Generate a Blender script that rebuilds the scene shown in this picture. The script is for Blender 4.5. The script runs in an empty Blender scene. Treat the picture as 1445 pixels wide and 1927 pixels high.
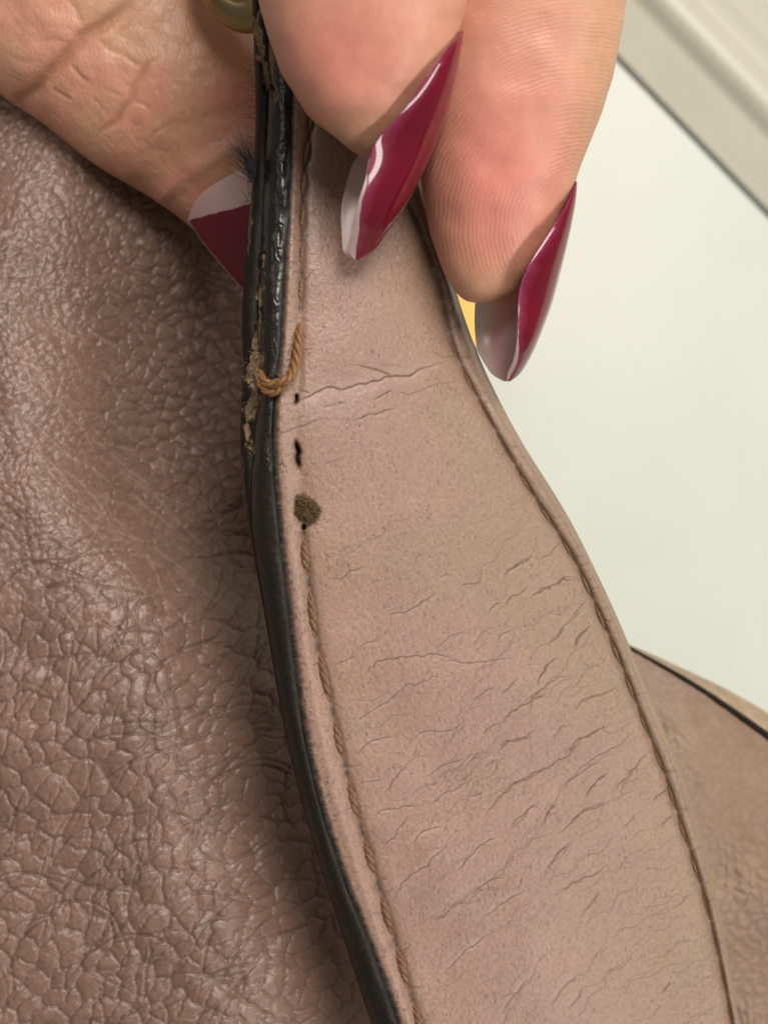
import bpy, math, random
import numpy as np
from mathutils import Vector, Matrix

random.seed(7); rng = np.random.default_rng(7)
sc = bpy.context.scene
COL = sc.collection

# ------------------------------------------------------------------ camera
D = 0.160                                   # camera height over the strap (m)
FW = 0.072                                  # width of the frame at z = 0 (m)
cam = bpy.data.cameras.new('camera'); camo = bpy.data.objects.new('camera', cam); COL.objects.link(camo)
camo.location = (0, 0, D); camo.rotation_euler = (0, 0, 0)
cam.sensor_fit = 'HORIZONTAL'; cam.sensor_width = 36; cam.lens = 36 * D / FW
cam.clip_start = 0.005; cam.clip_end = 20
cam.dof.use_dof = True; cam.dof.focus_distance = D + 0.001; cam.dof.aperture_fstop = 40
sc.camera = camo
# ------------------------------------------------------------------ world and lamps
w = bpy.data.worlds.new('World'); sc.world = w; w.use_nodes = True
bg = w.node_tree.nodes['Background']; bg.inputs[0].default_value = (1.0, 0.97, 0.92, 1); bg.inputs[1].default_value = 0.14
def area(name, loc, target, sx, sy, power, col):
    l = bpy.data.lights.new(name, 'AREA'); l.shape = 'RECTANGLE'; l.size = sx; l.size_y = sy; l.energy = power; l.color = col
    o = bpy.data.objects.new(name, l); COL.objects.link(o); o.location = loc
    o.rotation_euler = (Vector(target) - Vector(loc)).to_track_quat('-Z', 'Y').to_euler()
    return o
area('ceiling_lamp', (0.20, 0.40, 0.56), (0, 0, 0), 0.26, 0.40, 4.7, (1.0, 0.955, 0.89))
area('left_fill', (-0.40, 0.35, 0.50), (0, 0, 0), 0.35, 0.35, 0.35, (1.0, 0.98, 0.95))  # weak unseen fill lamp from the left
area('side_strip', (0.48, -0.21, 0.40), (0, 0, 0), 0.90, 0.085, 2.7, (1.0, 0.97, 0.93))  # strip lamp added at the right for nail streaks and strap sheen
sc.view_settings.view_transform = 'Standard'; sc.view_settings.look = 'None'
sc.view_settings.exposure = 0.27; sc.view_settings.gamma = 1
sc.render.engine = 'CYCLES'
sc.cycles.use_denoising = True
sc.cycles.max_bounces = 8

# ------------------------------------------------------------------ helpers
K = FW / 1445.0
def P(px, py, z):
    """photo-plane position (px, py) carried to height z"""
    f = (D - np.asarray(z, float)) / D
    return np.stack(np.broadcast_arrays((np.asarray(px, float) - 722.5) * K * f, (963.5 - np.asarray(py, float)) * K * f, np.asarray(z, float)), -1)
def unP(v):
    f = D / (D - v[..., 2])
    return v[..., 0] * f / K + 722.5, 963.5 - v[..., 1] * f / K
MM = 0.001
def spl(xs, ys):
    xs = np.array(xs, float); ys = np.array(ys, float); n = len(xs); h = np.diff(xs)
    A = np.eye(n); r = np.zeros(n)
    for i in range(1, n - 1):
        A[i, i-1] = h[i-1]; A[i, i] = 2 * (h[i-1] + h[i]); A[i, i+1] = h[i]
        r[i] = 6 * ((ys[i+1] - ys[i]) / h[i] - (ys[i] - ys[i-1]) / h[i-1])
    M = np.linalg.solve(A, r)
    s0 = (ys[1] - ys[0]) / h[0] - h[0] * (2 * M[0] + M[1]) / 6
    s1 = (ys[-1] - ys[-2]) / h[-1] + h[-1] * (2 * M[-1] + M[-2]) / 6
    def f(x):
        x = np.asarray(x, float); i = np.clip(np.searchsorted(xs, x) - 1, 0, n - 2)
        a = xs[i+1] - x; b = x - xs[i]; hh = h[i]
        y = M[i] * a**3 / (6*hh) + M[i+1] * b**3 / (6*hh) + (ys[i]/hh - M[i]*hh/6) * a + (ys[i+1]/hh - M[i+1]*hh/6) * b
        y = np.where(x < xs[0], ys[0] + s0 * (x - xs[0]), y)
        return np.where(x > xs[-1], ys[-1] + s1 * (x - xs[-1]), y)
    return f
def lin(xs, ys):
    return lambda x: np.interp(x, xs, ys)
def sst(a, b, x):
    t = np.clip((x - a) / (b - a), 0, 1); return t * t * (3 - 2 * t)
def _h(ix, iy, s):
    n = (ix.astype(np.int64) * 374761393 + iy.astype(np.int64) * 668265263 + s * 974634777) & 0x7fffffff
    n = ((n ^ (n >> 13)) * 1274126177) & 0x7fffffff
    return ((n ^ (n >> 16)) & 0xffff) / 65535.0
def vn(x, y, s=0):
    ix = np.floor(x); iy = np.floor(y); fx = x - ix; fy = y - iy
    fx = fx**3 * (fx * (fx * 6 - 15) + 10); fy = fy**3 * (fy * (fy * 6 - 15) + 10)
    a = _h(ix, iy, s); b = _h(ix+1, iy, s); c = _h(ix, iy+1, s); d = _h(ix+1, iy+1, s)
    return (a*(1-fx) + b*fx) * (1-fy) + (c*(1-fx) + d*fx) * fy
def fbm(x, y, o=4, s=0):
    r = 0; a = 0.5; t = 0
    for i in range(o):
        r = r + a * vn(x * 2**i + 17.3*i, y * 2**i - 9.1*i, s + i); t += a; a *= 0.5
    return r / t
def voro(x, y, s=0, jit=0.85):
    ix = np.floor(x); iy = np.floor(y); f1 = np.full(x.shape, 9.0); f2 = f1.copy(); idv = np.zeros(x.shape)
    for dx in (-1, 0, 1):
        for dy in (-1, 0, 1):
            cx = ix + dx; cy = iy + dy
            px = cx + 0.5 + jit * (_h(cx, cy, s) - 0.5); py = cy + 0.5 + jit * (_h(cx, cy, s + 5) - 0.5)
            d = np.hypot(px - x, py - y); nid = _h(cx, cy, s + 9)
            idv = np.where(d < f1, nid, idv); f2 = np.where(d < f1, f1, np.minimum(f2, d)); f1 = np.minimum(f1, d)
    return f1, f2, idv
# a map over the photo plane, one cell per pixel, with a margin, for relief traced as lines
MG = 200
class Map:
    def __init__(s): s.a = np.zeros((1927 + 2*MG, 1445 + 2*MG), np.float32)
    def line(s, pts, wd, dep, taper=True, add=False):
        pts = np.array(pts, float); n = len(pts)
        if n > 2:                                            # resample smoothly
            t = np.r_[0, np.cumsum(np.hypot(*np.diff(pts, axis=0).T))]
            tt = np.linspace(0, t[-1], max(4, int(t[-1] / 7)))
            pts = np.stack([spl(t, pts[:, 0])(tt), spl(t, pts[:, 1])(tt)], 1); n = len(pts)
        for i in range(n - 1):
            p, q = pts[i], pts[i+1]; m = 3 * wd + 2
            x0 = int(max(0, min(p[0], q[0]) - m + MG)); x1 = int(min(s.a.shape[1], max(p[0], q[0]) + m + MG + 1))
            y0 = int(max(0, min(p[1], q[1]) - m + MG)); y1 = int(min(s.a.shape[0], max(p[1], q[1]) + m + MG + 1))
            if x1 <= x0 or y1 <= y0: continue
            Y, X = np.mgrid[y0:y1, x0:x1]; X = X - MG; Y = Y - MG
            d = q - p; L = max(1e-6, d @ d); t = np.clip(((X - p[0]) * d[0] + (Y - p[1]) * d[1]) / L, 0, 1)
            r = np.hypot(X - p[0] - t * d[0], Y - p[1] - t * d[1])
            g = (i + t) / (n - 1)
            k = np.minimum(1, 4 * np.minimum(g, 1 - g) + 0.08) if taper else 1.0
            v = dep * k * np.exp(-(r / (wd * (0.55 + 0.45 * k)))**2)
            s.a[y0:y1, x0:x1] = np.maximum(s.a[y0:y1, x0:x1], v)
    def get(s, x, y):
        x = np.clip(x + MG, 0, s.a.shape[1] - 1.01); y = np.clip(y + MG, 0, s.a.shape[0] - 1.01)
        ix = x.astype(int); iy = y.astype(int); fx = x - ix; fy = y - iy; a = s.a
        return (a[iy, ix]*(1-fx) + a[iy, ix+1]*fx)*(1-fy) + (a[iy+1, ix]*(1-fx) + a[iy+1, ix+1]*fx)*fy
def jitter(pts, amp, step=9):
    pts = np.array(pts, float); t = np.r_[0, np.cumsum(np.hypot(*np.diff(pts, axis=0).T))]
    n = max(3, int(t[-1] / step)); tt = np.linspace(0, t[-1], n)
    x = np.interp(tt, t, pts[:, 0]); y = np.interp(tt, t, pts[:, 1])
    return np.stack([x + rng.normal(0, amp, n), y + rng.normal(0, amp, n)], 1)

def obj(name, me, mat=None, parent=None):
    o = bpy.data.objects.new(name, me); COL.objects.link(o)
    if mat and not me.materials: me.materials.append(mat)
    if parent: o.parent = parent
    return o
def mesh(name, V, F, attrs=None, smooth=True):
    """V (n,3); F list of (m,4) or (m,3) int arrays"""
    me = bpy.data.meshes.new(name); V = np.ascontiguousarray(V, np.float32)
    if not isinstance(F, list): F = [F]
    me.vertices.add(len(V)); me.vertices.foreach_set('co', V.ravel())
    lv = np.concatenate([f.ravel() for f in F]).astype(np.int32)
    tot = np.concatenate([np.full(len(f), f.shape[1]) for f in F]).astype(np.int32)
    me.loops.add(len(lv)); me.loops.foreach_set('vertex_index', lv)
    me.polygons.add(len(tot)); me.polygons.foreach_set('loop_start', np.r_[0, np.cumsum(tot)[:-1]].astype(np.int32))
    me.polygons.foreach_set('loop_total', tot)
    if smooth: me.polygons.foreach_set('use_smooth', np.ones(len(tot), bool))
    for k, v in (attrs or {}).items():
        a = me.attributes.new(k, 'FLOAT', 'POINT'); a.data.foreach_set('value', np.ascontiguousarray(v, np.float32).ravel())
    me.update(calc_edges=True); me.validate()
    return me
def gridF(nv, nu, wrap=False, off=0):
    i = np.arange(nv - 1)[:, None]; j = np.arange(nu if wrap else nu - 1)[None, :]; j2 = (j + 1) % nu
    return np.stack(np.broadcast_arrays(i*nu + j, (i+1)*nu + j, (i+1)*nu + j2, i*nu + j2), -1).reshape(-1, 4) + off
def frames(p):
    t = np.gradient(p, axis=0); t /= np.linalg.norm(t, axis=1)[:, None] + 1e-12
    a = np.cross(t, np.array([0.0, 0.02, 1.0])); a /= np.linalg.norm(a, axis=1)[:, None] + 1e-9
    return t, a, np.cross(a, t)
def tube(p, r, sides=6):
    p = np.asarray(p, float); n = len(p); r = np.broadcast_to(r, n)
    t, a, b = frames(p); th = np.linspace(0, 2*np.pi, sides, endpoint=False)
    V = p[:, None] + r[:, None, None] * (np.cos(th)[None, :, None] * a[:, None] + np.sin(th)[None, :, None] * b[:, None])
    return V.reshape(-1, 3), gridF(n, sides, True)
def tubes(name, items, sides=4, attrs=None):
    VV, FF, o = [], [], 0
    for p, r in items:
        V, F = tube(p, r, sides); VV.append(V); FF.append(F + o); o += len(V)
    return mesh(name, np.concatenate(VV), np.concatenate(FF))
def resample(p, n):
    p = np.array(p, float); t = np.r_[0, np.cumsum(np.linalg.norm(np.diff(p, axis=0), axis=1))]
    tt = np.linspace(0, t[-1], n)
    return np.stack([spl(t, p[:, k])(tt) for k in range(p.shape[1])], 1)
def rope(p, r, pitch, strands=3, sides=6, taper=None, phase=0, fuzz=0):
    """twisted yarn: strands wound round the path"""
    p = np.asarray(p, float); t, a, b = frames(p); L = np.r_[0, np.cumsum(np.linalg.norm(np.diff(p, axis=0), axis=1))]
    k = np.ones(len(p)) if taper is None else taper
    it = []
    for s in range(strands):
        ph = 2*np.pi * (L / pitch + s / strands) + phase
        off = (np.cos(ph)[:, None] * a + np.sin(ph)[:, None] * b) * (0.52 * r * k)[:, None]
        it.append((p + off, 0.56 * r * k))
    return it

# ------------------------------------------------------------------ materials
def mat(name):
    m = bpy.data.materials.new(name); m.use_nodes = True; nt = m.node_tree
    return m, nt, nt.nodes['Principled BSDF']
def N(nt, t, **k):
    n = nt.nodes.new(t)
    for a, v in k.items():
        if a.startswith('i_'): n.inputs[a[2:].replace('_', ' ')].default_value = v
        else: setattr(n, a, v)
    return n
def coord(nt): return N(nt, 'ShaderNodeTexCoord').outputs['Object']
def noise(nt, vec, scale, detail=3, rough=0.55, dist=0.0):
    n = N(nt, 'ShaderNodeTexNoise'); nt.links.new(vec, n.inputs['Vector'])
    n.inputs['Scale'].default_value = scale; n.inputs['Detail'].default_value = detail
    n.inputs['Roughness'].default_value = rough; n.inputs['Distortion'].default_value = dist
    return n.outputs[0]
def ramp(nt, f, stops):
    n = N(nt, 'ShaderNodeValToRGB'); nt.links.new(f, n.inputs[0]); e = n.color_ramp.elements
    while len(e) < len(stops): e.new(0.5)
    for k, (p, c) in enumerate(stops): e[k].position = p; e[k].color = (*c, 1) if len(c) == 3 else c
    return n.outputs[0]
def mixc(nt, f, a, b, mode='MIX'):
    n = N(nt, 'ShaderNodeMix', data_type='RGBA', blend_type=mode)
    for s, v in ((0, f), (6, a), (7, b)):
        if hasattr(v, 'links') or isinstance(v, bpy.types.NodeSocket): nt.links.new(v, n.inputs[s])
        else: n.inputs[s].default_value = v if s == 0 else (*v, 1)
    return n.outputs[2]
def math_(nt, op, a, b=0.0, c=None):
    n = N(nt, 'ShaderNodeMath', operation=op)
    for s, v in enumerate((a, b) if c is None else (a, b, c)):
        if isinstance(v, bpy.types.NodeSocket): nt.links.new(v, n.inputs[s])
        else: n.inputs[s].default_value = v
    return n.outputs[0]
def attr(nt, name): return N(nt, 'ShaderNodeAttribute', attribute_name=name).outputs['Fac']
def bump(nt, h, dist, strength=1.0, prev=None):
    n = N(nt, 'ShaderNodeBump'); nt.links.new(h, n.inputs['Height']); n.inputs['Distance'].default_value = dist
    n.inputs['Strength'].default_value = strength
    if prev is not None: nt.links.new(prev, n.inputs['Normal'])
    return n.outputs[0]
def mapv(nt, vec, scale=(1, 1, 1), rot=(0, 0, 0)):
    n = N(nt, 'ShaderNodeMapping'); nt.links.new(vec, n.inputs[0]); n.inputs['Scale'].default_value = scale; n.inputs['Rotation'].default_value = rot
    return n.outputs[0]

def leather(name, c1, c2, rough=0.5, fibre_rot=0.0, pores=0.5, grain=0.00006, sheen=0.15, tone=None):
    m, nt, b = mat(name); v = coord(nt)
    col = mixc(nt, ramp(nt, noise(nt, v, 110, 4), [(0.32, (0, 0, 0)), (0.68, (1, 1, 1))]), c1, c2)
    if tone: col = mixc(nt, attr(nt, 'tone'), col, tone)
    fine = noise(nt, v, 3200, 3, 0.7)
    col = mixc(nt, 0.45, col, ramp(nt, fine, [(0.3, (0.34, 0.34, 0.34)), (0.7, (0.66, 0.66, 0.66))]), 'OVERLAY')
    # short fibres and pores, brown, drawn out in one direction
    fv = mapv(nt, v, (1, 0.33, 1), (0, 0, fibre_rot))
    pore = ramp(nt, noise(nt, fv, 5200, 2, 0.6), [(0.33, (1, 1, 1)), (0.42, (0, 0, 0))])
    patch = ramp(nt, noise(nt, v, 330, 3), [(0.38, (0.15,)*3), (0.62, (1,)*3)])
    pk = math_(nt, 'MULTIPLY', math_(nt, 'MULTIPLY', pore, patch), pores)
    col = mixc(nt, pk, col, (0.075, 0.040, 0.026))
    col = mixc(nt, attr(nt, 'wear'), col, (0.50, 0.345, 0.285))
    col = mixc(nt, attr(nt, 'dirt_shade'), col, (0.050, 0.025, 0.015))  # brown in creases and grooves: dirt, with shade painted in
    col = mixc(nt, attr(nt, 'stain'), col, (0.012, 0.011, 0.012))
    nt.links.new(col, b.inputs['Base Color'])
    r = math_(nt, 'MULTIPLY_ADD', noise(nt, v, 900, 3), 0.22, rough - 0.11)
    nt.links.new(r, b.inputs['Roughness'])
    nt.links.new(math_(nt, 'MULTIPLY_ADD', attr(nt, 'dirt_shade'), -0.40, 0.42), b.inputs['Specular IOR Level'])
    b.inputs['Sheen Weight'].default_value = sheen; b.inputs['Sheen Roughness'].default_value = 0.45
    b.inputs['Sheen Tint'].default_value = (1.0, 0.86, 0.80, 1)
    bp = bump(nt, noise(nt, v, 2300, 4, 0.65), grain)
    bp = bump(nt, noise(nt, fv, 6000, 2), grain * 0.35, 1.0, bp)
    nt.links.new(bp, b.inputs['Normal'])
    return m
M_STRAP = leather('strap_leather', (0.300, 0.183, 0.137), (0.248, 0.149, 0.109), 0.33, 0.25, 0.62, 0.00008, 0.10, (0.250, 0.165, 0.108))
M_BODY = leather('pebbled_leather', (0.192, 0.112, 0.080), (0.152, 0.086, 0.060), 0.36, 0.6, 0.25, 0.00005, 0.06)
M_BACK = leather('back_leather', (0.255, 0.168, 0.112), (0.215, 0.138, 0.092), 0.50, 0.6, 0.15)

def edge_paint():
    m, nt, b = mat('edge_paint'); v = coord(nt)
    sp = noise(nt, v, 2600, 4, 0.7)
    col = mixc(nt, ramp(nt, sp, [(0.45, (0, 0, 0)), (0.75, (1, 1, 1))]), (0.010, 0.0075, 0.006), (0.028, 0.020, 0.014))
    raw = ramp(nt, noise(nt, v, 2400, 4, 0.7), [(0.3, (0.07, 0.042, 0.022)), (0.52, (0.23, 0.15, 0.085)), (0.75, (0.42, 0.30, 0.19))])
    wr = attr(nt, 'wear')
    col = mixc(nt, wr, col, raw); nt.links.new(col, b.inputs['Base Color'])
    fade = attr(nt, 'fade')
    r = math_(nt, 'MULTIPLY_ADD', noise(nt, v, 1500, 3), 0.30, 0.10)
    r = math_(nt, 'ADD', r, math_(nt, 'MULTIPLY', math_(nt, 'MAXIMUM', wr, fade), 0.40))
    nt.links.new(r, b.inputs['Roughness'])
    nt.links.new(math_(nt, 'MULTIPLY_ADD', math_(nt, 'MAXIMUM', wr, fade), -0.35, 0.5), b.inputs['Specular IOR Level'])
    bp = bump(nt, noise(nt, v, 1000, 3, 0.55), 0.00005)
    nt.links.new(bp, b.inputs['Normal'])
    return m
M_EDGE = edge_paint()
def simple(name, c1, c2, scale, rough, bdist=0.0, bscale=None, spec=0.5, metal=0.0, coat=0.0):
    m, nt, b = mat(name); v = coord(nt)
    nt.links.new(mixc(nt, ramp(nt, noise(nt, v, scale, 4), [(0.3, (0,)*3), (0.7, (1,)*3)]), c1, c2), b.inputs['Base Color'])
    b.inputs['Roughness'].default_value = rough; b.inputs['Specular IOR Level'].default_value = spec; b.inputs['Metallic'].default_value = metal
    b.inputs['Coat Weight'].default_value = coat
    if bdist: nt.links.new(bump(nt, noise(nt, v, bscale or scale, 4), bdist), b.inputs['Normal'])
    return m
M_CORE = simple('raw_leather_core', (0.20, 0.12, 0.06), (0.44, 0.32, 0.19), 2500, 0.8, 0.0001)
def thread_mat(name, a, c):
    m, nt, b = mat(name); v = N(nt, 'ShaderNodeNewGeometry').outputs['Position']
    fv = mapv(nt, v, (1, 0.4, 1), (0, 0, 0.5))
    nt.links.new(mixc(nt, noise(nt, fv, 5000, 3, 0.7), a, c), b.inputs['Base Color'])
    b.inputs['Roughness'].default_value = 0.42; b.inputs['Sheen Weight'].default_value = 0.1
    nt.links.new(bump(nt, noise(nt, fv, 8000, 2), 0.00003), b.inputs['Normal'])
    return m
M_THREAD = thread_mat('waxed_thread', (0.070, 0.033, 0.014), (0.225, 0.118, 0.052))
M_LOOSE = thread_mat('loose_thread', (0.11, 0.040, 0.009), (0.29, 0.125, 0.033))
M_TUFT = thread_mat('thread_tuft', (0.06, 0.030, 0.008), (0.22, 0.118, 0.034))
M_HAIR = simple('dark_fibre', (0.012, 0.011, 0.016), (0.035, 0.03, 0.035), 800, 0.55)
M_FIBT = simple('tan_fibre', (0.22, 0.14, 0.065), (0.42, 0.29, 0.15), 800, 0.7)
M_BRASS = simple('aged_brass', (0.27, 0.20, 0.09), (0.38, 0.29, 0.15), 500, 0.42, 0.00003, 900, metal=1.0)
M_TABLE = simple('white_table', (0.50, 0.52, 0.455), (0.56, 0.575, 0.51), 18, 0.45, 0.00002, 600, 0.4)
M_TRIM = simple('cream_trim', (0.455, 0.435, 0.345), (0.49, 0.47, 0.375), 40, 0.4, 0, None, 0.45)
M_YEL = simple('yellow_card', (0.80, 0.50, 0.10), (0.84, 0.56, 0.14), 60, 0.5)
M_LINING = simple('suede_lining', (0.30, 0.215, 0.135), (0.42, 0.31, 0.20), 900, 0.9, 0.0001, 1500)

def skin():
    m, nt, b = mat('skin'); v = coord(nt)
    col = mixc(nt, ramp(nt, noise(nt, v, 140, 4), [(0.3, (0,)*3), (0.7, (1,)*3)]), (0.595, 0.308, 0.205), (0.535, 0.262, 0.170))
    col = mixc(nt, attr(nt, 'blush'), col, (0.600, 0.205, 0.160))
    col = mixc(nt, attr(nt, 'tan'), col, (0.520, 0.315, 0.175))
    col = mixc(nt, attr(nt, 'crease'), col, (0.36, 0.15, 0.075))
    mott = noise(nt, v, 900, 5, 0.75)
    col = mixc(nt, 0.32, col, ramp(nt, mott, [(0.3, (0.38,)*3), (0.7, (0.62,)*3)]), 'OVERLAY')
    nt.links.new(col, b.inputs['Base Color'])
    b.inputs['Subsurface Weight'].default_value = 0.45
    b.inputs['Subsurface Radius'].default_value = (1.0, 0.36, 0.20); b.inputs['Subsurface Scale'].default_value = 0.0011
    nt.links.new(math_(nt, 'MULTIPLY_ADD', noise(nt, v, 1100, 3), 0.25, 0.30), b.inputs['Roughness'])
    b.inputs['Specular IOR Level'].default_value = 0.40
    ph = math_(nt, 'ADD', attr(nt, 'ridge'), math_(nt, 'MULTIPLY', noise(nt, v, 520, 3), 11.0))
    rd = math_(nt, 'MULTIPLY', math_(nt, 'SINE', ph), attr(nt, 'ridge_mask'))
    bp = bump(nt, math_(nt, 'MULTIPLY', rd, noise(nt, v, 260, 2)), 0.000015)
    vo = N(nt, 'ShaderNodeTexVoronoi', feature='DISTANCE_TO_EDGE'); nt.links.new(mapv(nt, v, (1, 0.55, 1), (0, 0, 0.7)), vo.inputs['Vector']); vo.inputs['Scale'].default_value = 1500
    lines = ramp(nt, vo.outputs[0], [(0.0, (0,)*3), (0.16, (1,)*3)])
    bp = bump(nt, math_(nt, 'MULTIPLY', lines, attr(nt, 'lines')), 0.00005, 1.0, bp)
    bp = bump(nt, noise(nt, v, 3500, 3), 0.000018, 1.0, bp)
    nt.links.new(bp, b.inputs['Normal'])
    return m
M_SKIN = skin()
def nail_mats():
    m, nt, b = mat('bare_nail'); v = coord(nt)
    nt.links.new(mixc(nt, noise(nt, v, 500, 3), (0.50, 0.315, 0.295), (0.56, 0.385, 0.36)), b.inputs['Base Color'])
    b.inputs['Roughness'].default_value = 0.28; b.inputs['Subsurface Weight'].default_value = 0.2
    b.inputs['Subsurface Radius'].default_value = (1, .5, .4); b.inputs['Subsurface Scale'].default_value = 0.0006
    m2, nt, b = mat('crimson_polish'); v = coord(nt)
    rub = ramp(nt, attr(nt, 'rub'), [(0.0, (0,)*3), (1.0, (1,)*3)])
    col = mixc(nt, noise(nt, v, 260, 2), (0.120, 0.0004, 0.010), (0.155, 0.0008, 0.015))
    col = mixc(nt, rub, col, (0.26, 0.030, 0.085))
    nt.links.new(col, b.inputs['Base Color']); b.inputs['Roughness'].default_value = 0.25; b.inputs['Specular IOR Level'].default_value = 0.15
    b.inputs['Coat Weight'].default_value = 1.0; b.inputs['Coat Roughness'].default_value = 0.05
    rb = math_(nt, 'MULTIPLY', noise(nt, v, 420, 2, 0.5, 0.8), attr(nt, 'rub'))
    nt.links.new(bump(nt, rb, 0.00006), b.inputs['Normal'])
    return m, m2
M_NAIL, M_POLISH = nail_mats()

# ------------------------------------------------------------------ setting: table top and trim behind it
ZT = -0.085
d_ = np.array([285.0, 295.0]); d_ /= np.hypot(*d_); n_ = np.array([d_[1], -d_[0]])        # along the joint / away from the table
J0 = np.array([1160.0, 110.0])
def strip_pts(off, z, far=2500):
    a = J0 + n_ * off - d_ * far; c = J0 + n_ * off + d_ * far
    return P(a[0], a[1], z), P(c[0], c[1], z)
def profile_strip(name, prof, m):
    """prof: list of (offset px from the joint, z)"""
    V = []
    for o_, z in prof:
        a, c = strip_pts(o_, z); V += [a, c]
    n = len(prof)
    F = np.array([[2*i, 2*i+1, 2*i+3, 2*i+2] for i in range(n-1)])
    o = obj(name, mesh(name, np.array(V), F), m); o['kind'] = 'structure'; return o
top = [(-5200, ZT)] + [(-3.0 - 4*math.cos(a), ZT - 0.0005*(1-math.sin(a))) for a in np.linspace(math.pi/2*0.98, 0, 5)] + [(-6.5, ZT - 0.006)]
# keep the rounded edge monotonic outwards
top = [(-5200, ZT), (-9, ZT), (-6, ZT - 0.0001), (-4, ZT - 0.0004), (-3.2, ZT - 0.0010), (-3.0, ZT - 0.010)]
tb = profile_strip('table_top', top, M_TABLE)
tr = [(3.0, ZT - 0.010), (3.0, ZT - 0.0012), (4.0, ZT - 0.0005), (7, ZT - 0.0001), (12, ZT)]
tr += [(96, ZT), (104, ZT + 0.0002), (116, ZT + 0.0008), (130, ZT + 0.0014), (146, ZT + 0.0017), (162, ZT + 0.0015), (174, ZT + 0.0010), (184, ZT + 0.0004), (190, ZT + 0.0001)]
tr += [(230, ZT), (232, ZT - 0.0015), (3000, ZT - 0.0015)]
profile_strip('cream_trim', tr, M_TRIM)

# yellow card lying under the middle finger
def slab(name, quad, z0, th, m, bend=0.0):
    n = 14; V = []; 
    q = np.array(quad, float)
    for k, zz in ((0, 1), (1, 0)):
        for i in range(n):
            for j in range(n):
                u = i/(n-1); v = j/(n-1)
                p = (1-u)*(1-v)*q[0] + u*(1-v)*q[1] + u*v*q[2] + (1-u)*v*q[3]
                V.append(P(p[0], p[1], z0 + bend*(4*u*(1-u)) + (th if zz else 0)))
    F = [gridF(n, n), gridF(n, n, off=n*n)[:, ::-1]]
    rim = [(i*n) for i in range(n)] + [(n-1)*n + j for j in range(1, n)] + [i*n + n-1 for i in range(n-2, -1, -1)] + [j for j in range(n-2, 0, -1)]
    R = np.array(rim); R2 = np.roll(R, -1); F.append(np.stack([R, R2, R2 + n*n, R + n*n], 1))
    return obj(name, mesh(name, np.array(V), F, smooth=False), m)
yc = slab('yellow_card', [(700, 420), (925, 400), (945, 640), (730, 690)], ZT + 0.0002, 0.0006, M_YEL, 0.002)
yc['label'] = 'small yellow card on the white table seen between strap and nail'; yc['category'] = 'card'

# ------------------------------------------------------------------ handbag
bag = bpy.data.objects.new('handbag', None); COL.objects.link(bag)
bag['label'] = 'taupe leather handbag with worn strap, black painted edges and brown stitching'; bag['category'] = 'handbag'

# outlines of the strap along the photo's height
ys = [-150, 0, 100, 200, 300, 400, 500, 600, 700, 760, 850, 950, 1050, 1150, 1250, 1350, 1450, 1550, 1650, 1750, 1850, 1927, 2100]
XIN = spl(ys, [548, 546, 548, 549, 545, 540, 535, 530, 523, 517, 515, 520, 530, 542, 554, 568, 587, 613, 646, 684, 722, 748, 806])
XOUT = spl(ys, [474, 475, 478, 481, 478, 470, 461, 455, 457, 454, 453, 463, 478, 496, 513, 531, 553, 579, 609, 641, 673, 699, 757])
ysl = [-150, 0, 250, 300, 400, 500, 600, 700, 760, 830, 885, 960, 1010, 1090, 1170, 1215, 1300, 1400, 1470, 1550, 1650, 1750, 1850, 1927, 2100]
XST = spl(ysl, [590, 588, 583, 576, 570, 567, 565, 562, 558, 556, 561, 570, 571, 580, 590, 597, 617, 638, 655, 676, 706, 736, 766, 789, 842])
yr = [-150, 0, 200, 360, 450, 550, 650, 750, 850, 950, 1050, 1150, 1250, 1350, 1450, 1550, 1650, 1750, 1850, 1927, 2100]
XR = spl(yr, [690, 730, 772, 808, 831, 859, 893, 938, 993, 1056, 1109, 1156, 1198, 1239, 1281, 1312, 1339, 1361, 1378, 1391, 1417])
XG = spl(yr, [660, 676, 705, 760, 796, 828, 851, 898, 953, 1014, 1077, 1124, 1167, 1206, 1246, 1279, 1312, 1339, 1361, 1376, 1404])
Z0 = spl([-150, 0, 350, 720, 1100, 1500, 2100], [-1.5*MM, -1.2*MM, -0.6*MM, 0.2*MM, 0, -0.6*MM, -2.0*MM])
ZLc = spl([-150, 700, 1300, 2100], [3.0*MM, 3.4*MM, 3.0*MM, 3.0*MM])
ZRc = spl([-150, 700, 1300, 2100], [-3.6*MM, -4.2*MM, -6.5*MM, -8.0*MM])

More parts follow.
